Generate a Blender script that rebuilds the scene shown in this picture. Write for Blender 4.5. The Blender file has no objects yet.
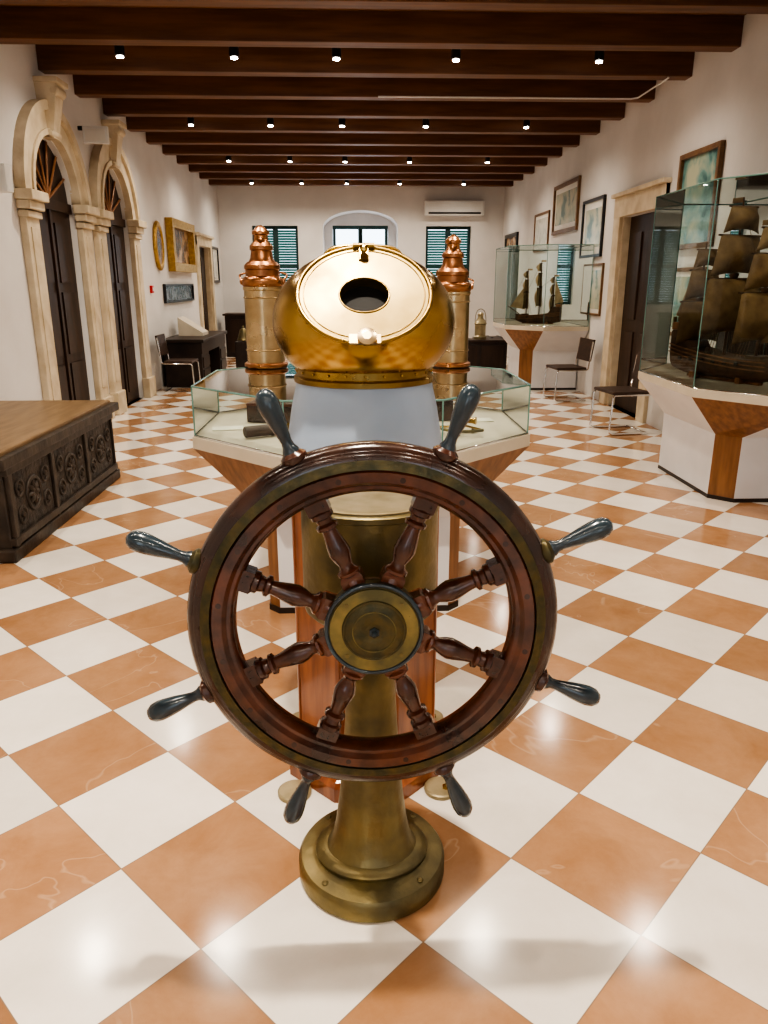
import bpy, bmesh, math, random
from mathutils import Vector, Matrix
random.seed(7)
S=bpy.context.scene
COL=S.collection
PI=math.pi

# ---------------------------------------------------------------- materials
def newmat(name):
    m=bpy.data.materials.new(name); m.use_nodes=True
    nt=m.node_tree; b=nt.nodes['Principled BSDF']
    return m,nt,b
def N(nt,t,**k):
    n=nt.nodes.new(t)
    for a,v in k.items(): setattr(n,a,v)
    return n
def mat(name,c1,c2=None,rough=.5,metal=0,scale=6,bump=0,bscale=None,coat=0,detail=6,stretch=(1,1,1),rvar=0,lo=.35,hi=.65):
    m,nt,b=newmat(name)
    if c2 is None: c2=tuple(x*.85 for x in c1)
    tc=N(nt,'ShaderNodeTexCoord'); mp=N(nt,'ShaderNodeMapping'); mp.inputs['Scale'].default_value=stretch
    nt.links.new(tc.outputs['Object'],mp.inputs['Vector'])
    no=N(nt,'ShaderNodeTexNoise'); no.inputs['Scale'].default_value=scale; no.inputs['Detail'].default_value=detail
    nt.links.new(mp.outputs['Vector'],no.inputs['Vector'])
    cr=N(nt,'ShaderNodeValToRGB'); cr.color_ramp.elements[0].position=lo; cr.color_ramp.elements[1].position=hi
    cr.color_ramp.elements[0].color=(*c1,1); cr.color_ramp.elements[1].color=(*c2,1)
    nt.links.new(no.outputs['Fac'],cr.inputs['Fac']); nt.links.new(cr.outputs['Color'],b.inputs['Base Color'])
    b.inputs['Roughness'].default_value=rough; b.inputs['Metallic'].default_value=metal
    b.inputs['Coat Weight'].default_value=coat; b.inputs['Coat Roughness'].default_value=.12
    if rvar:
        mr=N(nt,'ShaderNodeMapRange'); mr.inputs['To Min'].default_value=max(.02,rough-rvar); mr.inputs['To Max'].default_value=rough+rvar
        mr.inputs['From Min'].default_value=.3; mr.inputs['From Max'].default_value=.7
        nt.links.new(no.outputs['Fac'],mr.inputs['Value']); nt.links.new(mr.outputs['Result'],b.inputs['Roughness'])
    if bump:
        n2=N(nt,'ShaderNodeTexNoise'); n2.inputs['Scale'].default_value=bscale or scale*3; n2.inputs['Detail'].default_value=5
        nt.links.new(mp.outputs['Vector'],n2.inputs['Vector'])
        bp=N(nt,'ShaderNodeBump'); bp.inputs['Strength'].default_value=bump; bp.inputs['Distance'].default_value=.02
        nt.links.new(n2.outputs['Fac'],bp.inputs['Height']); nt.links.new(bp.outputs['Normal'],b.inputs['Normal'])
    return m

M={}
M['wall']=mat('plaster_wall',(.73,.715,.70),(.66,.645,.63),.85,scale=1.5,bump=.08,bscale=25)
M['stone']=mat('limestone_trim',(.66,.57,.43),(.52,.43,.30),.7,scale=5,bump=.15,bscale=30)
M['ceil']=mat('ceiling_planks',(.27,.13,.055),(.18,.08,.035),.6,scale=3,stretch=(.6,6,1))
M['beam']=mat('oak_beam',(.19,.085,.036),(.11,.048,.022),.5,scale=3,stretch=(.5,6,6))
M['mahog']=mat('mahogany_varnish',(.13,.040,.018),(.035,.014,.010),.26,scale=12,coat=.5,bump=.12)
M['mahogd']=mat('mahogany_dark',(.06,.025,.015),(.02,.012,.012),.24,scale=10,coat=.6,bump=.1)
M['teak']=mat('binnacle_teak',(.34,.11,.035),(.18,.05,.018),.3,scale=6,coat=.5,stretch=(5,5,.6))
M['handle']=mat('handle_painted_wood',(.035,.065,.085),(.02,.03,.04),.22,scale=8,coat=.6)
M['brass']=mat('aged_polished_brass',(.62,.43,.15),(.36,.22,.07),.20,1,scale=4,rvar=.10,bump=.08,bscale=7)
M['brassface']=mat('satin_brass',(.46,.36,.17),(.30,.22,.095),.42,1,scale=6,rvar=.08)
M['brassrim']=mat('brass_rim_tarnished',(.42,.29,.10),(.22,.14,.05),.3,1,scale=9,rvar=.08)
M['bronze']=mat('aged_bronze',(.24,.19,.085),(.12,.105,.06),.40,.7,scale=7,rvar=.12,bump=.12,bscale=40)
M['bronzetop']=mat('worn_bronze_top',(.42,.35,.22),(.26,.22,.13),.4,.5,scale=9,rvar=.1)
M['verdi']=mat('tarnished_brass_inlay',(.12,.095,.04),(.06,.06,.035),.38,.6,scale=30,rvar=.1,bump=.15)
M['hubring']=mat('hub_worn_brass',(.27,.22,.09),(.12,.115,.06),.36,.65,scale=16,rvar=.1)
M['copper']=mat('aged_copper',(.50,.25,.12),(.30,.135,.07),.32,1,scale=9,rvar=.08,bump=.06)
M['lampbrass']=mat('lamp_brass',(.56,.43,.26),(.40,.29,.16),.32,1,scale=6,rvar=.1)
M['white']=mat('painted_white',(.72,.72,.74),(.66,.66,.68),.45,scale=3)
M['bluewhite']=mat('painted_pale_blue',(.40,.49,.62),(.34,.43,.56),.4,scale=4)
M['cream']=mat('display_base_cream',(.60,.54,.44),(.53,.47,.37),.55,scale=4)
M['casewood']=mat('case_cherry_wood',(.30,.14,.06),(.19,.085,.035),.4,scale=4,stretch=(6,6,.7))
M['chest']=mat('carved_black_oak',(.055,.042,.033),(.02,.016,.014),.5,scale=10,bump=.9,bscale=22)
M['chestf']=mat('black_oak',(.065,.048,.036),(.028,.021,.017),.45,scale=7,bump=.2)
M['chesttop']=mat('chest_lid_wood',(.24,.155,.08),(.16,.10,.05),.4,scale=4,stretch=(4,.6,1),bump=.1)
M['door']=mat('door_dark_walnut',(.05,.026,.016),(.028,.015,.010),.45,scale=4,stretch=(3,3,.5))
M['dark']=mat('dark_wood',(.035,.022,.017),(.02,.013,.011),.4,scale=6)
M['black']=mat('aperture_shade_black',(.004,.004,.004),(.006,.006,.006),.7)  # near-black standing in for shade inside the hood opening
M['leather']=mat('brown_leather',(.07,.04,.03),(.045,.028,.02),.5,scale=20,bump=.2)
M['chrome']=mat('chrome_tube',(.8,.8,.8),(.75,.75,.75),.12,1)
M['gold']=mat('gilt_frame',(.55,.36,.12),(.38,.23,.07),.35,.7,scale=20,bump=.4)
M['fwood']=mat('frame_wood',(.22,.12,.05),(.14,.07,.03),.4,scale=10)
M['fblack']=mat('frame_black',(.015,.015,.017),(.02,.02,.02),.35)
M['mount']=mat('picture_mount',(.75,.73,.68),(.7,.68,.62),.6)
M['sail']=mat('model_sail_cloth',(.25,.155,.07),(.14,.08,.036),.7,scale=9,bump=.3)
M['sail2']=mat('model_sail_linen',(.42,.33,.2),(.3,.22,.13),.7,scale=9,bump=.2)
M['hull']=mat('model_hull_wood',(.12,.06,.03),(.06,.03,.018),.45,scale=14)
M['plastic']=mat('white_plastic',(.74,.74,.72),(.7,.7,.68),.35)
M['shutter']=mat('green_shutter',(.03,.24,.20),(.02,.17,.14),.5)
M['wframe']=mat('window_frame_dark',(.02,.07,.07),(.015,.05,.05),.5)
M['red']=mat('red_plastic',(.6,.03,.02),(.5,.02,.02),.4)
M['paper']=mat('paper',(.78,.75,.66),(.7,.66,.55),.8,scale=12)

def painting(name,c1,c2,c3,scale=4,seed=0):
    m,nt,b=newmat(name)
    tc=N(nt,'ShaderNodeTexCoord'); mp=N(nt,'ShaderNodeMapping'); mp.inputs['Location'].default_value=(seed,seed*2,seed*.7)
    nt.links.new(tc.outputs['Object'],mp.inputs['Vector'])
    no=N(nt,'ShaderNodeTexNoise'); no.inputs['Scale'].default_value=scale; no.inputs['Detail'].default_value=8; no.inputs['Distortion'].default_value=.6
    nt.links.new(mp.outputs['Vector'],no.inputs['Vector'])
    cr=N(nt,'ShaderNodeValToRGB'); e=cr.color_ramp.elements
    e[0].position=.36; e[0].color=(*c1,1); e[1].position=.62; e[1].color=(*c3,1)
    x=e.new(.48); x.color=(*c2,1)
    nt.links.new(no.outputs['Fac'],cr.inputs['Fac']); nt.links.new(cr.outputs['Color'],b.inputs['Base Color'])
    b.inputs['Roughness'].default_value=.25
    return m

def glassmat(name,tint=(.90,.96,.94)):
    m=bpy.data.materials.new(name); m.use_nodes=True; nt=m.node_tree; nt.nodes.clear()
    o=N(nt,'ShaderNodeOutputMaterial'); mx=N(nt,'ShaderNodeMixShader'); tr=N(nt,'ShaderNodeBsdfTransparent'); gl=N(nt,'ShaderNodeBsdfGlossy')
    fr=N(nt,'ShaderNodeFresnel'); fr.inputs['IOR'].default_value=1.45
    tr.inputs['Color'].default_value=(*tint,1); gl.inputs['Roughness'].default_value=.02
    nt.links.new(fr.outputs[0],mx.inputs[0]); nt.links.new(tr.outputs[0],mx.inputs[1]); nt.links.new(gl.outputs[0],mx.inputs[2]); nt.links.new(mx.outputs[0],o.inputs[0])
    return m
M['glass']=glassmat('case_glass')
M['gedge']=mat('glass_edge',(.16,.30,.27),(.12,.24,.22),.15)
def emis(name,c,s):
    m=bpy.data.materials.new(name); m.use_nodes=True; b=m.node_tree.nodes['Principled BSDF']
    b.inputs['Base Color'].default_value=(*c,1); b.inputs['Emission Color'].default_value=(*c,1); b.inputs['Emission Strength'].default_value=s
    return m
M['lampglow']=emis('spotlight_lens',(1,.95,.86),40)

# floor
def floormat():
    m,nt,b=newmat('marble_checker_floor')
    L=nt.links.new
    tc=N(nt,'ShaderNodeTexCoord'); sp=N(nt,'ShaderNodeSeparateXYZ'); L(tc.outputs['Object'],sp.inputs[0])
    def ma(op,a,b_=None,c=None):
        n=N(nt,'ShaderNodeMath',operation=op)
        for i,v in enumerate((a,b_,c)):
            if v is None: continue
            if isinstance(v,(int,float)): n.inputs[i].default_value=v
            else: L(v,n.inputs[i])
        return n.outputs[0]
    D=.56
    x=ma('DIVIDE',ma('SUBTRACT',sp.outputs[0],.435),D); y=ma('DIVIDE',ma('SUBTRACT',sp.outputs[1],1.776),D)
    a=ma('ADD',x,y); c=ma('SUBTRACT',x,y)
    fa=ma('FLOOR',a); fc=ma('FLOOR',c)
    par=ma('MODULO',ma('ADD',ma('ADD',fa,fc),2000),2)
    par=ma('ROUND',par)
    def edge(v):
        fr=ma('FRACT',v); return ma('MINIMUM',fr,ma('SUBTRACT',1.0,fr))
    ed=ma('MINIMUM',edge(a),edge(c))
    gr=N(nt,'ShaderNodeMapRange'); gr.inputs['From Min'].default_value=.002; gr.inputs['From Max'].default_value=.006; L(ed,gr.inputs['Value'])
    cb=N(nt,'ShaderNodeCombineXYZ'); L(fa,cb.inputs[0]); L(fc,cb.inputs[1])
    wn=N(nt,'ShaderNodeTexWhiteNoise'); wn.noise_dimensions='3D'; L(cb.outputs[0],wn.inputs['Vector'])
    vm=N(nt,'ShaderNodeVectorMath',operation='MULTIPLY_ADD'); L(wn.outputs['Color'],vm.inputs[0]); vm.inputs[1].default_value=(9,9,9); L(tc.outputs['Object'],vm.inputs[2])
    n1=N(nt,'ShaderNodeTexNoise'); n1.inputs['Scale'].default_value=4.0; n1.inputs['Detail'].default_value=9; n1.inputs['Roughness'].default_value=.7; n1.inputs['Distortion'].default_value=.3
    L(vm.outputs[0],n1.inputs['Vector'])
    vein=N(nt,'ShaderNodeTexNoise'); vein.inputs['Scale'].default_value=1.3; vein.inputs['Detail'].default_value=4; vein.inputs['Distortion'].default_value=1.0
    L(vm.outputs[0],vein.inputs['Vector'])
    vd=ma('ABSOLUTE',ma('SUBTRACT',vein.outputs['Fac'],.42))
    vr=N(nt,'ShaderNodeMapRange'); vr.inputs['From Min'].default_value=0; vr.inputs['From Max'].default_value=.006; vr.inputs['To Min'].default_value=.20; vr.inputs['To Max'].default_value=0; L(vd,vr.inputs['Value'])
    def ramp(c1,c2):
        r=N(nt,'ShaderNodeValToRGB'); r.color_ramp.elements[0].position=.3; r.color_ramp.elements[1].position=.7
        r.color_ramp.elements[0].color=(*c1,1); r.color_ramp.elements[1].color=(*c2,1); L(n1.outputs['Fac'],r.inputs['Fac']); return r.outputs[0]
    br=ramp((.36,.19,.095),(.47,.275,.155)); wh=ramp((.86,.81,.74),(.77,.72,.64))
    def mix(f,A,B,t='MIX'):
        n=N(nt,'ShaderNodeMix',data_type='RGBA',blend_type=t)
        if isinstance(f,(int,float)): n.inputs[0].default_value=f
        else: L(f,n.inputs[0])
        for i,v in ((6,A),(7,B)):
            if isinstance(v,tuple): n.inputs[i].default_value=(*v,1)
            else: L(v,n.inputs[i])
        return n.outputs[2]
    brv=mix(vr.outputs[0],br,(.80,.62,.45))
    col=mix(par,brv,wh)
    hs=N(nt,'ShaderNodeHueSaturation'); L(col,hs.inputs['Color'])
    vv=ma('ADD',ma('MULTIPLY',wn.outputs['Value'],.20),.89); L(vv,hs.inputs['Value'])
    col=mix(gr.outputs[0],(.30,.2,.13),hs.outputs[0])
    L(col,b.inputs['Base Color'])
    rr=ma('ADD',ma('MULTIPLY',n1.outputs['Fac'],.14),.08); L(rr,b.inputs['Roughness'])
    b.inputs['Specular IOR Level'].default_value=.42
    return m
M['floor']=floormat()

# ---------------------------------------------------------------- helpers
def root(name,loc=(0,0,0),rot=0):
    e=bpy.data.objects.new(name,None); e.location=loc; e.rotation_euler=(0,0,rot); e.empty_display_size=.1
    COL.objects.link(e); return e
def link(name,me,m,parent=None,loc=(0,0,0),rot=(0,0,0),smooth=False):
    o=bpy.data.objects.new(name,me); COL.objects.link(o)
    if m: me.materials.append(M[m] if isinstance(m,str) else m)
    o.location=loc; o.rotation_euler=rot
    if parent: o.parent=parent
    if smooth:
        for p in me.polygons: p.use_smooth=True
    return o
def mesh(name,v,f):
    me=bpy.data.meshes.new(name); me.from_pydata([tuple(x) for x in v],[],f); me.update()
    bm=bmesh.new(); bm.from_mesh(me); bmesh.ops.recalc_face_normals(bm,faces=bm.faces[:]); bm.to_mesh(me); bm.free()
    return me
def box(name,x0,x1,y0,y1,z0,z1,m,parent=None,bev=.004,rot=None):
    bm=bmesh.new(); bmesh.ops.create_cube(bm,size=1)
    c=Vector(((x0+x1)/2,(y0+y1)/2,(z0+z1)/2)); s=Vector((abs(x1-x0),abs(y1-y0),abs(z1-z0)))
    for v in bm.verts: v.co=Vector((v.co.x*s.x,v.co.y*s.y,v.co.z*s.z))
    if bev and min(s)>bev*2.5: bmesh.ops.bevel(bm,geom=bm.edges[:],offset=bev,segments=2,affect='EDGES',profile=.6)
    me=bpy.data.meshes.new(name); bm.to_mesh(me); bm.free()
    return link(name,me,m,parent,c,rot or (0,0,0))
def lathe(name,prof,m,parent=None,loc=(0,0,0),rot=(0,0,0),seg=48,sx=1,sy=1,flat=False):
    v=[];f=[];n=len(prof)
    for r,z in prof:
        for i in range(seg):
            a=2*PI*i/seg+PI/seg; v.append((r*math.cos(a)*sx,r*math.sin(a)*sy,z))
    for j in range(n-1):
        for i in range(seg):
            k=(i+1)%seg; f.append((j*seg+i,j*seg+k,(j+1)*seg+k,(j+1)*seg+i))
    f.append(tuple(range(seg))[::-1]); f.append(tuple((n-1)*seg+i for i in range(seg)))
    me=mesh(name,v,f); o=link(name,me,m,parent,loc,rot)
    if not flat:
        for p in me.polygons: p.use_smooth=len(p.vertices)==4
        e=o.modifiers.new('es','EDGE_SPLIT'); e.split_angle=math.radians(40)
    return o
def torus(name,R,r,m,parent=None,loc=(0,0,0),rot=(0,0,0),seg=64,rs=12,sx=1,sy=1,arc=1.0):
    v=[];f=[]
    full=arc>=1
    ns=seg if full else seg+1
    for i in range(ns):
        a=2*PI*arc*i/seg
        for j in range(rs):
            b=2*PI*j/rs; q=R+r*math.cos(b); v.append((q*math.cos(a)*sx,q*math.sin(a)*sy,r*math.sin(b)))
    for i in range(seg):
        k=(i+1)%ns
        for j in range(rs):
            l=(j+1)%rs; f.append((i*rs+j,k*rs+j,k*rs+l,i*rs+l))
    return link(name,mesh(name,v,f),m,parent,loc,rot,True)
def tube(name,pts,r,m,parent=None,loc=(0,0,0),rot=(0,0,0),cyc=False,smooth=False):
    cu=bpy.data.curves.new(name,'CURVE'); cu.dimensions='3D'; cu.bevel_depth=r; cu.bevel_resolution=3; cu.use_fill_caps=True
    sp=cu.splines.new('NURBS' if smooth else 'POLY'); sp.points.add(len(pts)-1)
    for p,q in zip(sp.points,pts): p.co=(*q,1)
    sp.use_cyclic_u=cyc
    if smooth: sp.order_u=3; sp.use_endpoint_u=True; sp.resolution_u=8
    o=bpy.data.objects.new(name+'_c',cu); COL.objects.link(o)
    me=bpy.data.meshes.new_from_object(o.evaluated_get(bpy.context.evaluated_depsgraph_get()))
    bpy.data.objects.remove(o); me.materials.clear()
    return link(name,me,m,parent,loc,rot,True)
def loft(name,A,z0,B,z1,m,parent=None,mats=None,faces=None):
    n=len(A); v=[(x,y,z0) for x,y in A]+[(x,y,z1) for x,y in B]
    f=[(i,(i+1)%n,n+(i+1)%n,n+i) for i in range(n)]+[tuple(range(n))[::-1],tuple(range(n,2*n))]
    me=bpy.data.meshes.new(name); me.from_pydata(v,[],f); me.update()
    o=link(name,me,m,parent)
    if mats:
        me.materials.append(M[mats])
        for i in faces: me.polygons[i].material_index=1
    return o
def extr2d(name,outline,holes,t,mtx,m,parent=None):
    cu=bpy.data.curves.new(name,'CURVE'); cu.dimensions='2D'; cu.fill_mode='BOTH'; cu.extrude=t/2
    for poly in [outline]+holes:
        sp=cu.splines.new('POLY'); sp.points.add(len(poly)-1)
        for p,q in zip(sp.points,poly): p.co=(q[0],q[1],0,1)
        sp.use_cyclic_u=True
    o=bpy.data.objects.new(name+'_c',cu); COL.objects.link(o)
    me=bpy.data.meshes.new_from_object(o.evaluated_get(bpy.context.evaluated_depsgraph_get()))
    bpy.data.objects.remove(o); me.materials.clear()
    me.transform(mtx)
    return link(name,me,m,parent)
def MX(x): return Matrix(((0,0,1,x),(1,0,0,0),(0,1,0,0),(0,0,0,1)))
def MY(y): return Matrix(((1,0,0,0),(0,0,-1,y),(0,1,0,0),(0,0,0,1)))
def archpoly(c,hw,z0,zs,n=24):
    return [(c-hw,z0),(c+hw,z0)]+[(c+hw*math.cos(PI*i/n),zs+hw*math.sin(PI*i/n)) for i in range(n+1)]
def rect(a,b,c,d): return [(a,c),(b,c),(b,d),(a,d)]

# ---------------------------------------------------------------- room
XL,XR,YB,YF,ZC=-3.09,3.44,18.4,-5.0,3.84
box('floor',XL-.4,XR+.4,YF-.4,YB+.9,-.1,0,'floor',bev=0)
bpy.data.objects['floor'].data.transform(Matrix.Translation(bpy.data.objects['floor'].location)); bpy.data.objects['floor'].location=(0,0,0)
box('ceiling',XL-.4,XR+.4,YF-.4,YB+.9,ZC,ZC+.1,'ceil',bev=0)
D1,D2=8.42,10.45
extr2d('wall_left',rect(YF,YB,0,ZC),[archpoly(D1,.60,.0,2.4),archpoly(D2,.60,.0,2.4),rect(15.7,16.9,0,2.3)],.4,MX(XL-.2),'wall')
extr2d('wall_right',rect(YF,YB,0,ZC),[rect(8.95,10.15,0,2.4)],.4,MX(XR+.2),'wall')
def segarch(a,b,z0,zs,rise,n=16):
    c=(a+b)/2;h=(b-a)/2
    return [(a,z0),(b,z0),(b,zs)]+[(c+h*math.cos(PI*i/n),zs+rise*math.sin(PI*i/n)) for i in range(1,n)]+[(a,zs)]
extr2d('wall_back',rect(XL-.4,XR+.4,0,ZC),[segarch(-.72,1.0,1.0,2.82,.36),rect(-2.35,-1.3,1.1,2.85),rect(1.65,2.7,1.1,2.85)],.7,MY(YB+.35),'wall')
extr2d('wall_back_niche',rect(-.8,1.1,.9,3.3),[rect(-.52,.80,1.1,2.90)],.1,MY(YB+.74),'white')
extr2d('wall_front',rect(XL-.4,XR+.4,0,ZC),[rect(-2.2,-.6,.9,2.9),rect(1.0,2.6,.9,2.9)],.3,MY(YF-.15),'wall')  # unseen end wall; its window openings are added to let in sky fill
for i,(a,b) in enumerate(((-2.2,-.6),(1.0,2.6))):
    w=root('window_%d'%(4+i))  # windows added behind the camera for ambient light
    for k in range(3):
        x=a+(b-a)*k/2; box('mullion_%d'%k,x-.03,x+.03,YF-.2,YF-.12,.9,2.9,'white',w)
    for k in range(3):
        z=.93+1.94*k/2; box('transom_%d'%k,a,b,YF-.2,YF-.12,z-.03,z+.03,'white',w)
bi=0
y=6.44-11*1.0
while y<YB-.1:
    o=box('trim_beam_%d'%bi,XL,XR,y,y+.17,3.6,ZC,'beam',bev=.006); y+=1.0; bi+=1
q=root('ceiling_cable_conduit')
tube('pipe',[(.28,9.36,3.587),(3.02,9.36,3.587),(3.14,9.36,3.587),(3.2,9.30,3.587),(3.2,8.45,3.587)],.009,'plastic',q)
# arched door surrounds left
def doorsurround(k,c):
    r=root('trim_door_arch_%d'%k)
    x0=XL; x1=XL+.07
    for s in (-1,1):
        a=c+s*.60; b=c+s*.90; lo,hi=min(a,b),max(a,b)
        box('pilaster_%d'%s,x0,x1,lo,hi,.25,2.25,'stone',r,.01)
        box('plinth_%d'%s,x0,x1+.04,lo-.02,hi+.02,0,.28,'stone',r,.012)
        box('panel_%d'%s,x1-.01,x1+.012,lo+.07,hi-.07,.4,2.1,'stone',r,.008)
        box('cap_a_%d'%s,x0,x1+.03,lo-.015,hi+.015,2.18,2.24,'stone',r,.01)
        box('cap_b_%d'%s,x0,x1+.06,lo-.03,hi+.03,2.25,2.33,'stone',r,.015)
        box('cap_c_%d'%s,x0,x1+.10,lo-.05,hi+.05,2.33,2.42,'stone',r,.012)
    def ring(n,ri,ro,xa,xb):
        n_=32; outl=[(c+ro*math.cos(PI*i/n_),2.42+ro*math.sin(PI*i/n_)) for i in range(n_+1)]+[(c-ri*math.cos(PI*i/n_),2.42+ri*math.sin(PI*i/n_)) for i in range(n_+1)]
        extr2d(n,outl,[],xb-xa,MX((xa+xb)/2),'stone',r)
    ring('archivolt',.60,.88,x0,x1-.01); ring('archivolt_edge',.81,.90,x0,x1+.03); ring('archivolt_inner',.595,.65,x0-.02,x1+.01)
    v=[(x0,c-.08,2.98),(x0,c+.08,2.98),(x0,c+.14,3.48),(x0,c-.14,3.48),(x0+.11,c-.07,2.98),(x0+.11,c+.07,2.98),(x0+.20,c+.12,3.46),(x0+.20,c-.12,3.46)]
    link('keystone',mesh('k',v,[(0,1,2,3),(4,5,6,7),(0,1,5,4),(1,2,6,5),(2,3,7,6),(3,0,4,7)]),'stone',r)
    for dz,rr in ((3.40,.05),(3.02,.035)):
        lathe('scroll_%.2f'%dz,[(rr*.6,-.12),(rr,-.10),(rr,.10),(rr*.6,.12)],'stone',r,(x0+.17-(3.40-dz)*.2,c,dz),(PI/2,0,0),20)
    box('key_cap',x0,x0+.23,c-.16,c+.16,3.46,3.51,'stone',r,.01)
    d=root('door_%d'%k); xd=XL-.09
    extr2d('leaf',archpoly(c,.60,.0,2.4),[],.05,MX(xd),'door',d)
    box('meeting_stile',xd+.02,xd+.05,c-.03,c+.03,0,2.35,'door',d)
    box('rail',xd+.02,xd+.06,c-.6,c+.6,2.32,2.42,'door',d)
    for s in (-1,1):
        for z0,z1 in ((.15,.75),(.85,1.5),(1.6,2.2)):
            a=c+s*.3; box('panel',xd+.02,xd+.045,a-.2,a+.2,z0,z1,'door',d,.012)
    for i in range(1,7):
        a=PI*i/7; tube('fan',[(xd+.04,c,2.42),(xd+.04,c+.57*math.cos(a),2.42+.57*math.sin(a))],.014,'casewood',d)
doorsurround(1,D1); doorsurround(2,D2)
def rectdoor(k,xw,s,y0,y1,zt,aw=.2,leaf='door'):
    r=root('trim_door_%d'%k)
    xa,xb=(xw,xw+s*.05)
    for n,a,b in (('l',y0-aw,y0),('r',y1,y1+aw)): box('jamb_'+n,xa,xb,a,b,0,zt+aw,'stone',r,.008)
    box('lintel',xa,xb+s*.003,y0-aw,y1+aw,zt,zt+aw,'stone',r,.008)
    box('cornice',xa,xb+s*.05,y0-aw-.03,y1+aw+.03,zt+aw,zt+aw+.05,'stone',r,.008)
    for n,a,b in (('l',y0,y0+.03),('r',y1-.03,y1)): box('reveal_'+n,xw-s*.3,xw,a,b,0,zt,'stone',r,0)
    d=root('door_%d'%k); xd=xw-s*.12
    box('leaf',xd-.03,xd+.03,y0+.03,y1-.03,0,zt,leaf,d)
    for q in (0,1):
        for z0,z1 in ((.2,1.0),(1.15,zt-.2)):
            a=y0+(y1-y0)*(.27+.46*q); box('panel',xd-.05,xd+.05,a-.18,a+.18,z0,z1,leaf,d,.01)
rectdoor(3,XL,1,15.7,16.9,2.3,.18)
rectdoor(4,XR,-1,8.95,10.15,2.4,.24)
w=root('window_1')
yb=YB+.70
for x in (-.48,.12,.16,.76): box('stile',x-.035,x+.035,yb,yb+.05,1.1,2.90,'wframe',w)
for z in (1.13,2.0,2.86): box('rail',-.52,.80,yb-.003,yb+.053,z-.04,z+.04,'wframe',w)
for k,(a,b) in enumerate(((-2.35,-1.3),(1.65,2.7))):
    w=root('window_%d'%(2+k)); ys=YB+.14
    c=(a+b)/2
    for s0,s1 in ((a,c),(c,b)):
        for x in (s0+.03,s1-.03): box('stile',x-.03,x+.03,ys,ys+.04,1.1,2.85,'wframe',w)
        for z in (1.13,1.97,2.82): box('rail',s0,s1,ys-.002,ys+.042,z-.04,z+.04,'wframe',w)
        z=1.2
        while z<2.78:
            box('slat',s0+.06,s1-.06,ys-.01,ys+.05,z-.006,z+.006,'shutter',w,0,rot=(math.radians(-45),0,0)); z+=.057

# ---------------------------------------------------------------- downlights
LX=(-2.15,-1.1,-.15,.97,2.33)
LY=(-4.55,-1.45,1.68,4.82,7.95,11.1,14.2,17.2)
k=0
for yy in LY:
    for xx in LX:
        k+=1
        r=root('ceiling_spotlight',(xx,yy,0))
        lathe('housing',[(.03,3.60),(.045,3.61),(.045,3.76),(.02,3.78),(.02,ZC)],'fblack',r,seg=20)
        lathe('lens',[(.001,3.592),(.032,3.592),(.032,3.605)],'lampglow',r,seg=20)
        li=bpy.data.lights.new('spot','SPOT'); li.spot_size=math.radians(160); li.spot_blend=1; li.shadow_soft_size=.045; li.color=(1,.875,.72)
        li.energy=62
        if yy<0: li.energy=46
        if abs(yy-1.68)<.1: li.energy=210 if abs(xx+.15)<.1 else 32
        lo=bpy.data.objects.new('spot_light',li); lo.location=(0,0,3.58); COL.objects.link(lo); lo.parent=r

# ---------------------------------------------------------------- ship wheel
WX,WY,WZ=.033,1.5,.889
R90=(PI/2,0,0)
W=root('ship_steering_wheel',(WX,WY,WZ))
def ringprof(name,prof,m,seg=128):
    v=[];f=[];n=len(prof)
    for i in range(seg):
        a=2*PI*i/seg
        for r,y in prof: v.append((r*math.cos(a),y,r*math.sin(a)))
    for i in range(seg):
        k=(i+1)%seg
        for j in range(n):
            l=(j+1)%n; f.append((i*n+j,k*n+j,k*n+l,i*n+l))
    o=link(name,mesh(name,v,f),m,W,smooth=True)
    e=o.modifiers.new('es','EDGE_SPLIT'); e.split_angle=math.radians(35)
ringprof('rim_outer',[(.395,-.022),(.402,-.012),(.402,.012),(.395,.022),(.345,.03),(.345,-.030),(.385,-.028)],'mahogd')
ringprof('rim_inner',[(.352,-.028),(.346,-.036),(.325,-.036),(.316,-.026),(.309,-.026),(.303,-.020),(.300,-.012),(.300,.012),(.305,.024),(.352,.03)],'mahog')
ringprof('rim_inlay',[(.371,-.033),(.371,-.02),(.351,-.02),(.351,-.036)],'verdi')
ringprof('rim_bead',[(.382,-.031),(.388,-.026),(.384,-.022),(.371,-.022),(.371,-.033)],'mahogd')
A0=math.radians(22.5+1.0)
for i in range(16):
    a=A0+PI/16+i*PI/8
    lathe('rim_plug_%d'%i,[(.006,.03),(.006,.0372)],'mahogd',W,loc=(.334*math.cos(a),0,.334*math.sin(a)),rot=R90,seg=12)
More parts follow.
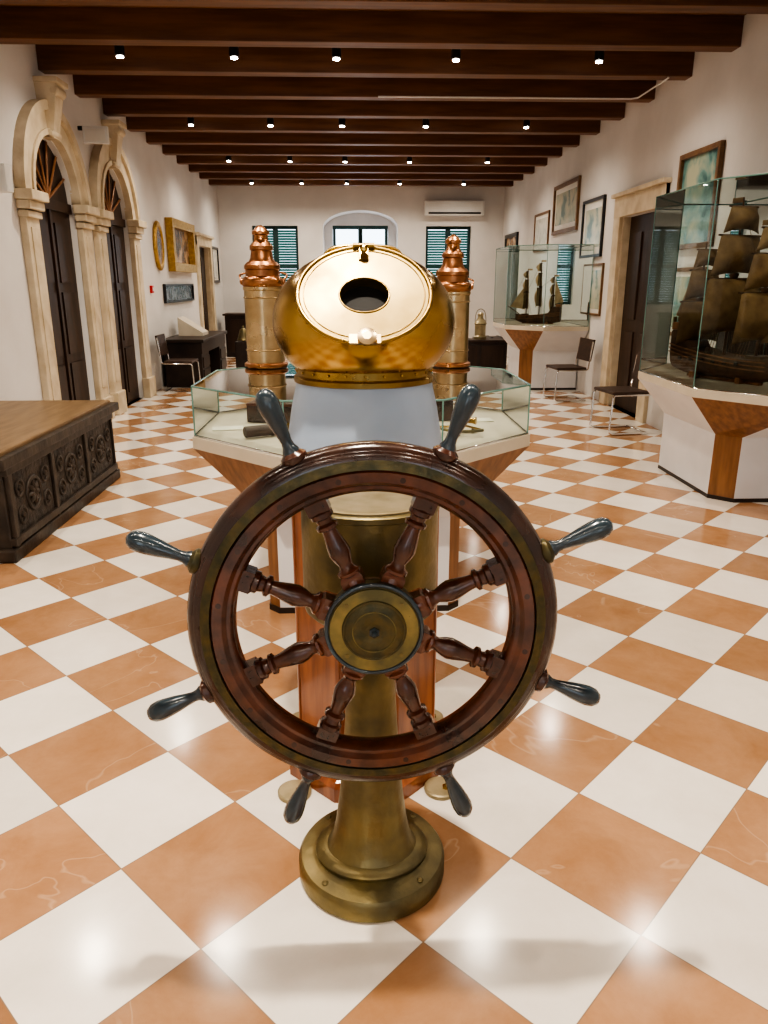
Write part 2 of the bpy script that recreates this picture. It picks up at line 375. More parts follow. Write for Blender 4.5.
for i in range(8):
    a=A0+i*PI/4
    rot=(0,PI/2-a,0)
    lathe('spoke_%d'%i,[(.022,.07),(.024,.09),(.024,.115),(.019,.122),(.026,.128),(.026,.134),(.017,.142),(.015,.150),(.021,.165),(.0245,.180),(.022,.198),(.017,.222),(.0155,.235),(.024,.240),(.024,.247),(.017,.252),(.019,.262),(.025,.266),(.025,.276),(.018,.282),(.018,.31)],'mahog',W,rot=rot,seg=24)
    lathe('spoke_block_%d'%i,[(.030,.085),(.037,.09),(.037,.120),(.030,.128)],'mahog',W,rot=rot,seg=4,flat=True,sx=.95,sy=.85)
    lathe('spoke_foot_%d'%i,[(.026,.272),(.036,.278),(.036,.305)],'mahog',W,rot=rot,seg=4,flat=True,sx=.95,sy=.8)
    lathe('handle_collar_%d'%i,[(.024,.393),(.028,.400),(.028,.408),(.019,.416)],'verdi' if i in (0,3) else 'mahog',W,rot=rot,seg=24)
    lathe('handle_%d'%i,[(.017,.408),(.018,.420),(.013,.429),(.0115,.440),(.014,.458),(.0185,.482),(.0220,.508),(.0230,.524),(.0210,.539),(.014,.550),(.004,.5545)],'handle',W,rot=rot,seg=24)
lathe('hub_back',[(.085,-.03),(.098,-.02),(.098,.02),(.08,.03)],'mahogd',W,rot=R90,seg=64)
lathe('hub_plate',[(.105,.010),(.105,.034),(.101,.038),(.068,.040),(.066,.034)],'verdi',W,rot=R90,seg=64)
torus('hub_edge',.1025,.005,'handle',W,(0,-.036,0),R90)
lathe('hub_brass_ring',[(.096,.036),(.095,.0425),(.07,.0435)],'hubring',W,rot=R90,seg=64)
torus('hub_inner_groove',.066,.0035,'verdi',W,(0,-.0435,0),R90)
lathe('hub_disc',[(.064,.038),(.064,.046),(.058,.05),(.02,.050),(.018,.049)],'verdi',W,rot=R90,seg=64)
torus('hub_groove',.046,.0012,'hubring',W,(0,-.0505,0),R90)
lathe('hub_nut',[(.012,.045),(.012,.055),(.008,.058),(.007,.062),(.003,.066)],'handle',W,rot=R90,seg=6,flat=True)
for i in range(4):
    a=PI/4+i*PI/2; lathe('hub_screw_%d'%i,[(.005,.038),(.005,.0445)],'bronze',W,loc=(.083*math.cos(a),0,.083*math.sin(a)),rot=R90,seg=12)

# ---------------------------------------------------------------- steering pedestal
P=root('bronze_steering_pedestal',(.03,1.76,0))
lathe('base_disc',[(.200,0),(.206,.006),(.206,.050),(.198,.062),(.165,.068)],'bronze',P,seg=72)
lathe('column',[(.158,.06),(.158,.076),(.150,.084),(.125,.088),(.110,.11),(.098,.17),(.088,.25),(.078,.36),(.070,.48),(.064,.60),(.064,.68),(.072,.74),(.09,.79)],'bronze',P,seg=48,sy=.85)
lathe('gear_housing',[(.09,.775),(.150,.80),(.165,.815),(.168,.83),(.168,1.075),(.172,1.078),(.172,1.09),(.165,1.095)],'bronze',P,seg=64,sy=.9)
lathe('housing_lid',[(.160,1.09),(.160,1.099),(.15,1.102)],'bronzetop',P,seg=64,sy=.9)
lathe('shaft',[(.04,.10),(.04,.17),(.052,.18),(.052,.225)],'bronze',P,loc=(0,0,WZ),rot=R90,seg=32)
for i in range(4):
    a=PI/4+i*PI/2; lathe('base_bolt_%d'%i,[(.009,.060),(.009,.067),(.005,.070)],'bronze',P,loc=(.18*math.cos(a),.18*math.sin(a),0),seg=12,flat=True)

# ---------------------------------------------------------------- binnacle
B=root('ship_compass_binnacle',(.025,2.3,0))
def oct8(name,prof,m,seg=8): return lathe(name,prof,m,B,seg=seg,flat=True)
oct8('plinth',[(.285,.0),(.285,.05),(.272,.065),(.262,.07),(.262,.10),(.250,.112)],'teak')
oct8('pillar',[(.243,.10),(.243,.94),(.255,.955),(.255,.99),(.248,1.0)],'teak')
for i in range(8):
    a=2*PI*i/8+PI/8
    box('corner_bead_%d'%i,.237*math.cos(a)-.008,.237*math.cos(a)+.008,.237*math.sin(a)-.008,.237*math.sin(a)+.008,.11,.95,'teak',B,.004,rot=(0,0,a))
for i,(dx,dy) in enumerate(((.24,-.21),(-.24,-.21),(.24,.21),(-.24,.21))):
    lathe('foot_plate_%d'%i,[(.055,0),(.055,.012),(.05,.016)],'bronzetop',B,loc=(dx,dy,0),seg=32)
    lathe('foot_bolt_%d'%i,[(.012,.014),(.012,.024),(.007,.028)],'brass',B,loc=(dx+.015,dy-.01,0),seg=6,flat=True)
lathe('drum',[(.250,1.0),(.252,1.01),(.248,1.03),(.240,1.13),(.222,1.24),(.208,1.30),(.204,1.325)],'bluewhite',B,seg=64)
lathe('flange',[(.20,1.315),(.212,1.318),(.212,1.332),(.204,1.338),(.204,1.362),(.210,1.366),(.210,1.378),(.200,1.384),(.19,1.40)],'brassrim',B,seg=72)
for i in range(24):
    a=2*PI*i/24; lathe('flange_rivet',[(.004,0),(.003,.004)],'brass',B,loc=(.205*math.cos(a),.205*math.sin(a),1.35),rot=(0,PI/2,a),seg=8)
bm=bmesh.new(); bmesh.ops.create_uvsphere(bm,u_segments=96,v_segments=64,radius=1)
for v in bm.verts: v.co=Vector((v.co.x*.270,v.co.y*.265,v.co.z*.205+1.49))
n=Vector((0,-.8,.6)); k_=.182; pc=Vector((0,-.168,1.569)); pc0=Vector((0,0,1.49))+n*k_
g=bmesh.ops.bisect_plane(bm,geom=bm.verts[:]+bm.edges[:]+bm.faces[:],plane_co=pc0,plane_no=n,clear_outer=True)
bmesh.ops.bisect_plane(bm,geom=bm.verts[:]+bm.edges[:]+bm.faces[:],plane_co=(0,0,1.345),plane_no=(0,0,-1),clear_outer=True)
me=bpy.data.meshes.new('hood'); bm.to_mesh(me); bm.free()
hood=link('hood',me,'brass',B,smooth=True)
sm=hood.modifiers.new('sol','SOLIDIFY'); sm.thickness=.004
tilt=math.atan2(.8,.6)
ra,rb=.182,.152
H=root('hood_door'); H.parent=B; H.location=pc; H.rotation_euler=(tilt,0,0)
def annulus(name,ax,ay,bx,by,z,m,dz=0,off=0,doff=-.03):
    v=[];f=[];s=96
    for i in range(s):
        a=2*PI*i/s; v+= [(ax*math.cos(a),ay*math.sin(a),z),(bx*math.cos(a),by*math.sin(a)+off,z+dz),(bx*math.cos(a),by*math.sin(a)+off,doff)]
    for i in range(s):
        k=(i+1)%s; f.append((3*i,3*k,3*k+1,3*i+1)); f.append((3*i+1,3*k+1,3*k+2,3*i+2))
    return link(name,mesh(name,v,f),m,H,smooth=False)
annulus('door_plate',ra*.98,rb*1.0,.068,.056,.003,'brassface',dz=.006,off=-.008)
torus('door_rim',ra,.007,'brassrim',H,(0,0,.002),sy=rb/ra*1.02,seg=96)
torus('door_inner_line',ra*.91,.0018,'brassrim',H,(0,0,.0045),sy=rb/ra*1.02,seg=96)
torus('aperture_rim',.068,.003,'brassrim',H,(0,-.008,.009),sy=.82,seg=64)
link('aperture_shade_disc',mesh('av',[(.075*math.cos(2*PI*i/40),.062*math.sin(2*PI*i/40)-.008,-.029) for i in range(40)],[tuple(range(40))]),'black',H)  # black disc paints the shade seen through the open aperture
lathe('hinge_barrel',[(.008,-.03),(.008,.03)],'brassrim',H,loc=(0,rb+.002,.010),rot=(0,PI/2,0),seg=20)
box('hinge_leaf',-.014,.014,rb-.045,rb+.002,.004,.012,'brassrim',H,.002)
lathe('hinge_knob',[(.006,0),(.006,.012),(.011,.016),(.011,.024),(.004,.03)],'brass',H,loc=(0,rb-.022,.010),seg=20)
box('latch_plate',-.042,.042,-rb-.010,-rb+.018,.006,.014,'lampbrass',H,.004)
lathe('latch_knob',[(.010,0),(.010,.006),(.026,.010),(.026,.015),(.012,.019)],'lampbrass',H,loc=(.005,-rb+.004,.012),seg=28)
tube('carrying_handle',[(-.12,.05,1.655),(-.115,.055,1.69),(-.06,.06,1.705),(.06,.06,1.705),(.115,.055,1.69),(.12,.05,1.655)],.006,'brassrim',B,smooth=True)

# ---------------------------------------------------------------- display cases
def inset(poly,c,s): return [(c[0]+(x-c[0])*s,c[1]+(y-c[1])*s) for x,y in poly]
def showcase(name,rim,ped,zr,zt,zp,woodfaces,c,rimh=.06,base='cream'):
    r=root(name)
    n=len(rim)
    loft('pedestal',ped,0,ped,zp,'white',r,'casewood',woodfaces)
    loft('flare',ped,zp,rim,zr-rimh,'white',r,'casewood',woodfaces)
    loft('rim_slab',rim,zr-rimh,rim,zr,base,r)
    loft('kick',inset(ped,c,1.01),0,inset(ped,c,1.01),.03,'dark',r)
    g=inset(rim,c,.985)
    v=[(x,y,zr) for x,y in g]+[(x,y,zt) for x,y in g]
    link('glass_panes',mesh('g',v,[(i,(i+1)%n,n+(i+1)%n,n+i) for i in range(n)]),'glass',r)
    link('glass_top',mesh('g',[(x,y,zt+.001) for x,y in g],[tuple(range(n))]),'glass',r)
    for i,(x,y) in enumerate(g): tube('glass_edge_%d'%i,[(x,y,zr),(x,y,zt)],.004,'gedge',r)
    tube('top_edge',[(x,y,zt) for x,y in g],.005,'gedge',r,cyc=True)
    tube('bottom_edge',[(x,y,zr+.004) for x,y in g],.006,'chrome',r,cyc=True)
    return r
cx,cy=.03,4.10; ap=.855; hs=ap*math.tan(PI/8)
rim=[(cx-hs,cy-ap),(cx+hs,cy-ap),(cx+ap,cy-hs),(cx+ap,cy+hs),(cx+hs,cy+ap),(cx-hs,cy+ap),(cx-ap,cy+hs),(cx-ap,cy-hs)]
pw,pd,ch=.48,.60,.055
ped=[(cx-pw+ch,cy-pd),(cx+pw-ch,cy-pd),(cx+pw,cy-pd+ch),(cx+pw,cy+pd-ch),(cx+pw-ch,cy+pd),(cx-pw+ch,cy+pd),(cx-pw,cy+pd-ch),(cx-pw,cy-pd+ch)]
showcase('octagonal_glass_showcase',rim,ped,.86,1.11,.5,(1,3,5,7),(cx,cy))
t=root('brass_telescope',(-.42,3.75,.862),.5)
for i,(r0,x0,x1) in enumerate(((.028,-.15,0),(.023,0,.09),(.019,.09,.17))): lathe('tube_%d'%i,[(r0*.9,x0),(r0,x0+.005),(r0,x1-.012),(r0*1.15,x1-.01),(r0*1.15,x1)],'brass' if i else 'leather',t,loc=(0,0,.032),rot=(0,PI/2,0),seg=24)
b_=root('open_logbook',(.0,3.62,.862))
for s in (-1,1):
    v=[];f=[]
    for i in range(9):
        x=s*.16*i/8; z=.012+.016*math.sin(PI*min(1,i/8*1.1))
        v+=[(x,-.12,z),(x,.12,z),(x,-.12,0),(x,.12,0)]
    for i in range(8):
        q=i*4; f+=[(q,q+4,q+5,q+1),(q+2,q+3,q+7,q+6),(q,q+2,q+6,q+4),(q+1,q+5,q+7,q+3)]
    link('pages_%d'%s,mesh('p',v,f),'paper',b_)
box('cover',-.17,.17,-.125,.125,-.0015,.002,'leather',b_,0)
sx_=root('brass_sextant',(.55,3.8,.862),-.4)
tube('arc',[(.13*math.cos(a),.13*math.sin(a),.03) for a in [PI*(1.15+.7*i/16) for i in range(17)]],.008,'bronze',sx_)
for a in (1.15,1.85,1.5): tube('arm_%.1f'%a,[(0,.03,.03),(.13*math.cos(PI*a),.13*math.sin(PI*a),.03)],.006,'brass',sx_)
lathe('scope',[(.014,-.06),(.014,.04),(.02,.06)],'brass',sx_,loc=(0,.02,.06),rot=(0,PI/2,0),seg=20)
for i,(x,y) in enumerate(((-.05,0),(.05,0),(0,-.09))): lathe('foot_%d'%i,[(.008,0),(.008,.03)],'fblack',sx_,loc=(x,y,0),seg=12)
q=root('marine_chronometer_box',(.42,4.25,.862),.1)
box('box_body',-.11,.11,-.11,.11,0,.12,'mahogd',q,.005); box('box_lid',-.11,.11,.10,.12,.12,.23,'mahogd',q,.004)
lathe('dial',[(.08,.118),(.08,.128),(.075,.130)],'brass',q,seg=40); lathe('face',[(.07,.128),(.07,.1315)],'paper',q,seg=40)
q=root('octant_case',(-.45,4.2,.862),-.2)
box('box_body',-.14,.14,-.09,.09,0,.09,'mahogd',q,.005); box('lid',-.14,.14,-.095,.095,.09,.105,'mahog',q,.004)
for i,(x,y,a) in enumerate(((-.1,4.35,.1),(.12,4.5,-.2),(-.68,3.95,.2),(.68,4.15,.1),(.36,3.45,-.1))):
    q=root('caption_card',(x,y,.862),a); box('card',-.08,.08,-.05,.05,0,.004,'paper',q,0)

def lantern(x,y,z,s=1):
    r=root('copper_ship_lantern',(x,y,z)); r.scale=(s,s,s)
    lathe('base_flange',[(.125,0),(.13,.006),(.13,.02),(.118,.028)],'copper',r,seg=48)
    lathe('body',[(.112,.025),(.112,.44),(.118,.445),(.118,.46),(.110,.466)],'lampbrass',r,seg=48)
    for z_ in (.10,.40): torus('band_%.2f'%z_,.113,.005,'lampbrass',r,(0,0,z_),seg=48)
    lathe('collar',[(.112,.46),(.120,.47),(.120,.50),(.108,.515),(.098,.52),(.098,.555),(.104,.56),(.104,.58),(.085,.60)],'copper',r,seg=48)
    lathe('chimney',[(.080,.595),(.066,.62),(.060,.66),(.068,.665),(.068,.685),(.055,.70),(.042,.715),(.040,.745),(.050,.75),(.050,.765),(.030,.785),(.008,.80)],'copper',r,seg=40)
    for q_ in (-1,1): lathe('side_lug_%d'%q_,[(.018,0),(.018,.02),(.01,.026)],'copper',r,loc=(q_*.108,0,.49),rot=(0,q_*PI/2,0),seg=20)
    tube('bail_handle',[(-.11,.0,.49),(-.15,.03,.52),(-.12,.09,.54),(0,.14,.55),(.12,.09,.54),(.15,.03,.52),(.11,0,.49)],.006,'copper',r,smooth=True)
    return r
lantern(-.54,4.62,1.1165,1.0); lantern(.575,4.62,1.1165,.94)

rim2=[(3.42,4.75),(3.42,7.15),(2.95,7.15),(2.47,6.55),(2.45,5.40),(2.95,4.75)]
ped2=[(3.42,5.38),(3.42,6.65),(2.86,6.65),(2.72,6.5),(2.72,5.52),(2.86,5.38)]
def caseR(name,rim,ped,*a):
    if sum(rim[i][0]*rim[(i+1)%6][1]-rim[(i+1)%6][0]*rim[i][1] for i in range(6))<0: rim=rim[::-1]; ped=ped[::-1]
    wf=[]
    for i in range(6):
        p,q=rim[i],rim[(i+1)%6]
        if abs(p[0]-q[0])>.2 and abs(p[1]-q[1])>.2: wf.append(i)
    c=(sum(p[0] for p in rim)/6,sum(p[1] for p in rim)/6)
    return showcase(name,rim,ped,*a,wf,c)
caseR('ship_model_showcase',rim2,ped2,.86,2.27,.5)
rim3=[(3.42,11.2),(3.42,13.2),(2.75,13.2),(2.28,12.75),(2.28,11.7),(2.75,11.2)]
ped3=[(3.42,11.65),(3.42,12.8),(2.72,12.8),(2.55,12.65),(2.55,11.82),(2.72,11.65)]
caseR('ship_model_showcase.001',rim3,ped3,.98,2.12,.6)

# ---------------------------------------------------------------- ship models
def ship(name,loc,rot,L,sw=1.0,sailm='sail'):
    r=root(name,loc,rot); r.scale=(L,L,L)
    def HW(t): return max(.006,.125*(math.sin(PI*min(1,(1-t)*1.15+.02))**.6 if t>.5 else (.72+.28*math.sin(PI*t))))
    v=[];f=[];ns=25;nr=13
    for i in range(ns):
        t=i/(ns-1); x=-.5+t; hw=HW(t)
        top=.16+.14*(1-t)**2.2+.05*t**4+(.05 if t<.25 else 0)
        bot=.02+.05*max(0,(t-.8)/.2)**2+.03*max(0,(.15-t)/.15)
        for j in range(nr):
            a=PI*j/(nr-1); yy=-hw*math.cos(a)*(1-.12*abs(math.cos(a))**6); zz=top-(top-bot)*math.sin(a)**.55
            v.append((x,yy,zz))
    for i in range(ns-1):
        for j in range(nr-1): f.append((i*nr+j,(i+1)*nr+j,(i+1)*nr+j+1,i*nr+j+1))
        f.append((i*nr,(i+1)*nr,(i+1)*nr+nr-1,i*nr+nr-1))
    f.append(tuple(range(nr))); f.append(tuple((ns-1)*nr+j for j in range(nr)))
    link('hull',mesh('h',v,f),'hull',r)
    for s in (-1,1):
        for zz in (.11,.14,.17):
            tube('wale_%d_%.2f'%(s,zz),[(-.5+t/12,s*HW(t/12)*1.0,zz+.08*(1-t/12)**2) for t in range(0,12)],.005,'casewood',r)
        for k in range(6): box('gunport',-.36+k*.11,-.33+k*.11,s*.118-.006,s*.118+.006,.135,.16,'fblack',r,0)
    box('sterncastle',-.49,-.30,-.085,.085,.26,.36,'hull',r,.006)
    box('poop_deck',-.505,-.40,-.078,.078,.36,.42,'casewood',r,.006)
    box('forecastle',.22,.36,-.06,.06,.15,.21,'hull',r,.006)
    for k in range(3): box('stern_lantern_%d'%k,-.52,-.495,-.06+k*.05,-.04+k*.05,.42,.46,'bronze',r,.003)
    box('cradle_a',-.25,-.21,-.10,.10,-.0,.05,'casewood',r); box('cradle_b',.18,.22,-.08,.08,0,.05,'casewood',r)
    box('cradle_keel',-.35,.35,-.02,.02,0,.022,'casewood',r)
    tube('bowsprit',[(.42,0,.2),(.68,0,.36)],.009,'hull',r)
    masts=((.27,1.15,.9),(-.02,1.32,1.0),(-.32,1.02,.72))
    for mi,(mx,mh,ms) in enumerate(masts):
        lathe('mast_%d'%mi,[(.013,.1),(.010,mh*.6),(.006,mh)],'hull',r,loc=(mx,0,0),seg=12)
        lathe('top_%d'%mi,[(.02,mh*.56),(.035,mh*.59),(.035,mh*.60)],'hull',r,loc=(mx,0,0),seg=16)
        levels=((.26,.57,.24,.21),(.58,.80,.20,.15),(.81,.95,.14,.10))
        for li_,(z0,z1,w0,w1) in enumerate(levels):
            z0*=mh; z1*=mh; w0*=ms*sw; w1*=ms*sw
            tube('yard_%d_%d'%(mi,li_),[(mx+.012,-w1*1.12,z1),(mx+.012,w1*1.12,z1)],.007,'hull',r)
            vv=[];ff=[];a_=11
            for i in range(a_):
                for j in range(a_):
                    u=i/(a_-1)*2-1; w=j/(a_-1); hw=w0+(w1-w0)*w
                    bul=.095*ms*(1-u*u)*math.sin(PI*(w*.85+.08))
                    vv.append((mx+.016+bul,u*hw,z0+(z1-z0)*w+.03*(1-w)*(1-u*u)))
            for i in range(a_-1):
                for j in range(a_-1): q=i*a_+j; ff.append((q,q+a_,q+a_+1,q+1))
            o=link('sail_%d_%d'%(mi,li_),mesh('s',vv,ff),sailm,r,smooth=True); so=o.modifiers.new('s','SOLIDIFY'); so.thickness=.004
        for s in (-1,1):
            for k in range(4): tube('shroud',[(mx-.03*k,s*.11,.2),(mx,0,mh*.58)],.0022,'hull',r)
        box('pennant',mx-.10,mx,-.001,.001,mh-.035,mh,sailm,r,0)
    for nm,pts in (('jib',[(.64,0,.35),(.28,0,.85),(.30,.0,.30)]),('lateen',[(-.34,0,.95),(-.36,0,.42),(-.55,0,.47)])):
        o=link(nm,mesh(nm,pts,[(0,1,2)]),sailm,r); so=o.modifiers.new('s','SOLIDIFY'); so.thickness=.004
    tube('stay_a',[(.68,0,.36),(.27,0,1.13)],.0022,'hull',r); tube('stay_b',[(.27,0,.66),(-.02,0,1.28)],.0022,'hull',r); tube('stay_c',[(-.02,0,.74),(-.32,0,.98)],.0022,'hull',r)
    return r
ship('sailing_ship_model',(2.90,5.88,.861),math.radians(-68),1.02,1.28)
ship('sailing_ship_model.001',(2.87,12.1,.981),math.radians(150),.72,.9,'sail2')

# ---------------------------------------------------------------- chest left
C=root('carved_oak_chest')
box('carcass',-3.05,-2.06,4.30,6.30,.06,.58,'chestf',C,.01)
box('base_plinth',-3.07,-2.03,4.26,6.34,0,.08,'chestf',C,.012)
box('lid',-3.08,-2.05,4.26,6.34,.62,.665,'chesttop',C,.012)
box('lid_edge',-3.085,-2.0,4.21,6.39,.575,.64,'chestf',C,.01)
for i in range(4):
    y=4.32+i*1.94/3; box('stile_%d'%i,-2.07,-2.035,y-.0,y+.05 if i<3 else y+.02,.08,.575,'chestf',C,.006)
for z in (.09,.52): box('rail_%.2f'%z,-2.07,-2.032,4.3,6.3,z,z+.05,'chestf',C,.006)
for i in range(3):
    y0=4.38+i*1.94/3; y1=y0+.57; c=(y0+y1)/2
    box('carved_panel_%d'%i,-2.07,-2.05,y0,y1,.14,.52,'chest',C,0)
    torus('rosette_%d'%i,.10,.014,'chestf',C,(-2.05,c,.33),(0,PI/2,0),seg=32,rs=8)
    for k in range(8):
        a=2*PI*k/8; lathe('petal',[(.002,.0),(.018,.02),(.02,.05),(.002,.09)],'chestf',C,(-2.05,c,.33),(PI/2-a+0,0,0) ,8)
    for s in (-1,1):
        torus('scroll_a_%d'%s,.05,.01,'chestf',C,(-2.05,c+s*.19,.41),(0,PI/2,0),seg=24,rs=6)
        torus('scroll_b_%d'%s,.05,.01,'chestf',C,(-2.05,c+s*.19,.24),(0,PI/2,0),seg=24,rs=6)
        lathe('boss_a_%d'%s,[(.02,0),(.018,.012),(.006,.018)],'chestf',C,(-2.05,c+s*.19,.41),(0,PI/2,0),12)
        lathe('boss_b_%d'%s,[(.02,0),(.018,.012),(.006,.018)],'chestf',C,(-2.05,c+s*.19,.24),(0,PI/2,0),12)
box('end_panel',-2.95,-2.16,4.27,4.31,.14,.52,'chest',C,0)
q=root('museum_label',(-2.75,5.4,.667),.1); box('card',-.12,.12,-.09,.09,0,.012,'paper',q,.002)

# ---------------------------------------------------------------- chairs
def chair(name,loc,rot):
    r=root(name,loc,rot)
    for s in (-1,1):
        x=s*.23
        tube('frame_%d'%s,[(x,.22,.012),(x,-.2,.012),(x,-.235,.03),(x,-.235,.06),(x,-.22,.41),(x,-.20,.435),(x,.2,.435),(x,.225,.45),(x,.27,.82)],.011,'chrome',r,smooth=False)
    tube('floor_bar',[(-.23,.22,.012),(.23,.22,.012)],.011,'chrome',r)
    tube('seat_bar',[(-.23,.0,.43),(.23,.0,.43)],.009,'chrome',r)
    box('seat',-.235,.235,-.225,.20,.44,.475,'leather',r,.012)
    box('backrest',-.235,.235,-.015,.015,-.15,.15,'leather',r,.012,rot=(math.radians(-8),0,0)).location=(0,.262,.70)
    return r
chair('cantilever_chair',(2.98,10.65,0),-PI/2+.1)
chair('cantilever_chair.001',(2.95,8.25,0),-PI/2+.15)
chair('cantilever_chair.002',(-2.68,11.75,0),PI/2)

# ---------------------------------------------------------------- desks / cabinets back
D=root('dark_writing_desk')
box('top',-3.06,-2.38,12.1,14.4,.70,.75,'dark',D,.008)
box('apron',-3.02,-2.42,12.15,14.35,.52,.70,'dark',D,.006)
for i,(a,b) in enumerate(((12.15,12.75),(13.75,14.35))):
    box('drawer_box_%d'%i,-3.02,-2.43,a,b,.05,.54,'dark',D,.006)
    for z in (.1,.3): box('drawer_front',-2.435,-2.41,a+.04,b-.04,z,z+.17,'dark',D,.008)
box('skirt',-3.02,-2.42,12.15,12.75,0,.06,'dark',D,.004); box('skirt_b',-3.02,-2.42,13.75,14.35,0,.06,'dark',D,.004)
q=root('reading_lectern',(-2.75,13.2,.75)); v=[(-.2,-.25,0),(.2,-.25,0),(.2,.25,0),(-.2,.25,0),(-.2,-.25,.3),(-.2,.25,.3),(.2,-.25,.05),(.2,.25,.05)]
link('slope',mesh('l',v,[(0,1,2,3),(0,1,6,4),(1,2,7,6),(2,3,5,7),(3,0,4,5),(4,6,7,5)]),'cream',q)
q=root('ship_bell',(-2.0,13.8,0)); box('stand',-.14,.14,-.14,.14,0,.6,'dark',q,.01)
lathe('bell',[(.12,.62),(.10,.66),(.075,.74),(.06,.80),(.02,.83)],'bronze',q,seg=32); lathe('bell_foot',[(.03,.6),(.03,.64)],'bronze',q,seg=16); lathe('bell_crown',[(.015,.82),(.02,.85),(.008,.87)],'bronze',q,seg=16)
D=root('low_sideboard')
box('body',1.75,2.75,13.9,14.4,.06,.56,'dark',D,.01); box('top',1.72,2.78,13.87,14.43,.56,.60,'door',D,.006); box('plinth',1.78,2.72,13.93,14.4,0,.06,'dark',D,.004)
for i in range(2): box('door_panel_%d'%i,1.80+i*.48,2.22+i*.48,13.885,13.905,.12,.50,'door',D,.008)
q=root('brass_anchor_lamp',(2.3,14.15,.60))
lathe('body',[(.11,0),(.12,.02),(.12,.05),(.10,.07),(.10,.26),(.12,.28),(.10,.32),(.05,.38),(.05,.44),(.065,.45),(.03,.48)],'bronzetop',q,seg=32)
tube('handle',[(-.1,0,.3),(-.1,0,.48),(0,0,.56),(.1,0,.48),(.1,0,.3)],.006,'bronze',q,smooth=True)
D=root('iron_bound_sea_chest',(0,0,0)); box('body',2.35,2.95,14.8,15.3,0,.45,'dark',D,.01)
box('lid',2.33,2.97,14.78,15.32,.45,.58,'dark',D,.03)
for i in range(3): box('band_%d'%i,2.42+i*.2,2.46+i*.2,14.765,15.335,0,.59,'fblack',D,.003)
D=root('wall_side_cabinet'); box('body',-2.9,-1.7,17.3,17.9,0,.9,'dark',D,.01); box('top',-2.94,-1.66,17.26,17.94,.9,.94,'door',D,.006)
for i in range(2): box('door_panel_%d'%i,-2.85+i*.58,-2.33+i*.58,17.28,17.31,.1,.82,'door',D,.008)

# ---------------------------------------------------------------- pictures
def frameX(name,xw,s,y0,y1,z0,z1,fm,art,fw=.05,depth=.04,mountw=.0):
    r=root(name); xa=xw+s*.002; xb=xw+s*depth
    box('frame_t',xa,xb,y0,y1,z1-fw,z1,fm,r,.004); box('frame_b',xa,xb,y0,y1,z0,z0+fw,fm,r,.004)
    box('frame_l',xa,xb,y0,y0+fw,z0+fw,z1-fw,fm,r,.004); box('frame_r',xa,xb,y1-fw,y1,z0+fw,z1-fw,fm,r,.004)
    if mountw: box('mount',xa,xw+s*.012,y0+fw,y1-fw,z0+fw,z1-fw,'mount',r,0)
    m=mountw; box('artwork',xa,xw+s*.016,y0+fw+m,y1-fw-m,z0+fw+m,z1-fw-m,art,r,0)
sea=painting('seascape_art',(.05,.13,.14),(.17,.32,.30),(.42,.45,.33),3,1)
sea2=painting('ship_print_art',(.2,.3,.3),(.45,.5,.42),(.6,.58,.46),4,5)
por=painting('portrait_art',(.05,.03,.02),(.2,.12,.07),(.5,.35,.22),3,9)
doc=painting('document_art',(.5,.5,.45),(.62,.62,.56),(.7,.68,.62),8,13)
frameX('framed_seascape',XR,-1,7.5,8.42,1.93,2.86,'fwood',sea,.05,.05)
frameX('framed_ship_print',XR,-1,12.2,13.7,2.38,3.15,'fwood',sea2,.06,.04,.08)
frameX('framed_ship_print.001',XR,-1,10.9,11.9,1.95,2.75,'fblack',sea2,.04,.04,.10)
frameX('framed_ship_print.002',XR,-1,10.75,11.65,1.15,1.86,'fwood',sea2,.03,.03,.06)
frameX('framed_document',XR,-1,14.0,15.1,2.15,2.82,'fwood',doc,.04,.03,.06)
frameX('framed_portrait',XR,-1,16.6,17.9,1.35,2.62,'fblack',por,.08,.05)
frameX('framed_chart',XR,-1,7.55,8.35,1.05,1.75,'fwood',sea,.04,.03,.05)
frameX('gilt_framed_portrait',XL,1,13.2,15.0,1.78,2.62,'gold',por,.14,.12)
frameX('framed_relief_panel',XL,1,12.7,14.9,1.28,1.58,'fblack',painting('relief_art',(.03,.03,.035),(.08,.09,.1),(.2,.22,.24),9,3),.03,.05)
frameX('framed_document.001',XL,1,17.15,17.9,1.6,2.35,'fblack',doc,.05,.04,.04)
frameX('framed_seascape.001',XL,1,5.8,6.55,1.3,2.0,'fblack',sea,.04,.04,.05)
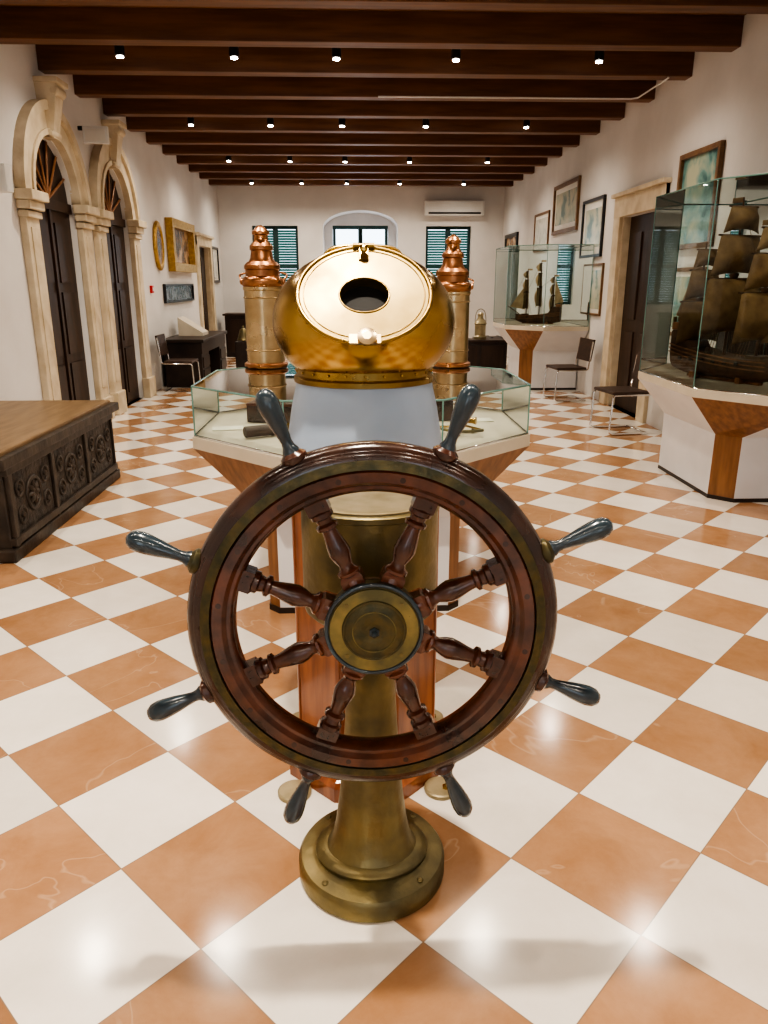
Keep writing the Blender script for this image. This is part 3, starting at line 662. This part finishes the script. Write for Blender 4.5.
q=root('oval_mirror_frame',(XL+.03,12.55,2.15)); torus('ring',.24,.035,'gold',q,rot=(0,PI/2,0),sx=1.35,sy=.9,seg=48)
lathe('picture',[(.24,-.01),(.24,.01)],por,q,rot=(0,PI/2,0),sx=1.35,sy=.9,seg=48)
q=root('emergency_exit_sign'); box('arm',XL,XL+.06,9.42,9.46,3.24,3.28,'fblack',q,0); box('body',XL+.05,XL+.33,9.41,9.47,3.10,3.28,'plastic',q,.01); box('pictogram',XL+.08,XL+.30,9.404,9.41,3.13,3.25,'mount',q,0)
q=root('wall_speaker'); box('bracket',XL,XL+.05,7.02,7.08,2.38,2.45,'fblack',q); box('body',XL+.04,XL+.16,6.98,7.12,2.34,2.56,'plastic',q,.015)
q=root('fire_call_point'); box('body',XL,XL+.04,11.9,12.0,1.45,1.56,'red',q,.008); box('plate',XL+.04,XL+.045,11.92,11.98,1.48,1.53,'plastic',q,0)
q=root('wall_socket'); box('plate',XL,XL+.015,11.75,11.83,.3,.42,'plastic',q,.004)
q=root('air_conditioner'); box('body',1.6,2.95,YB-.24,YB-.0,3.06,3.38,'plastic',q,.03); box('outlet',1.68,2.87,YB-.245,YB-.236,3.09,3.13,'fblack',q,0)
for i in range(3): box('grille_%d'%i,1.68,2.87,YB-.245,YB-.238,3.2+.05*i,3.21+.05*i,'mount',q,0)

# ---------------------------------------------------------------- world & camera
w=bpy.data.worlds.new('World'); S.world=w; w.use_nodes=True
bg=w.node_tree.nodes['Background']; bg.inputs[0].default_value=(.74,.87,1,1); bg.inputs[1].default_value=2.2
cam=bpy.data.cameras.new('Camera'); co=bpy.data.objects.new('Camera',cam); COL.objects.link(co)
cam.sensor_fit='VERTICAL'; cam.sensor_height=36; cam.lens=750/1024*36; cam.clip_start=.05
co.location=(0,0,1.6); p=math.radians(17); yaw=math.atan(29*math.cos(p)/750)
co.rotation_euler=(PI/2-p,0,-yaw)
S.camera=co
S.view_settings.view_transform='AgX'
S.view_settings.look='AgX - High Contrast'
S.view_settings.exposure=0.72
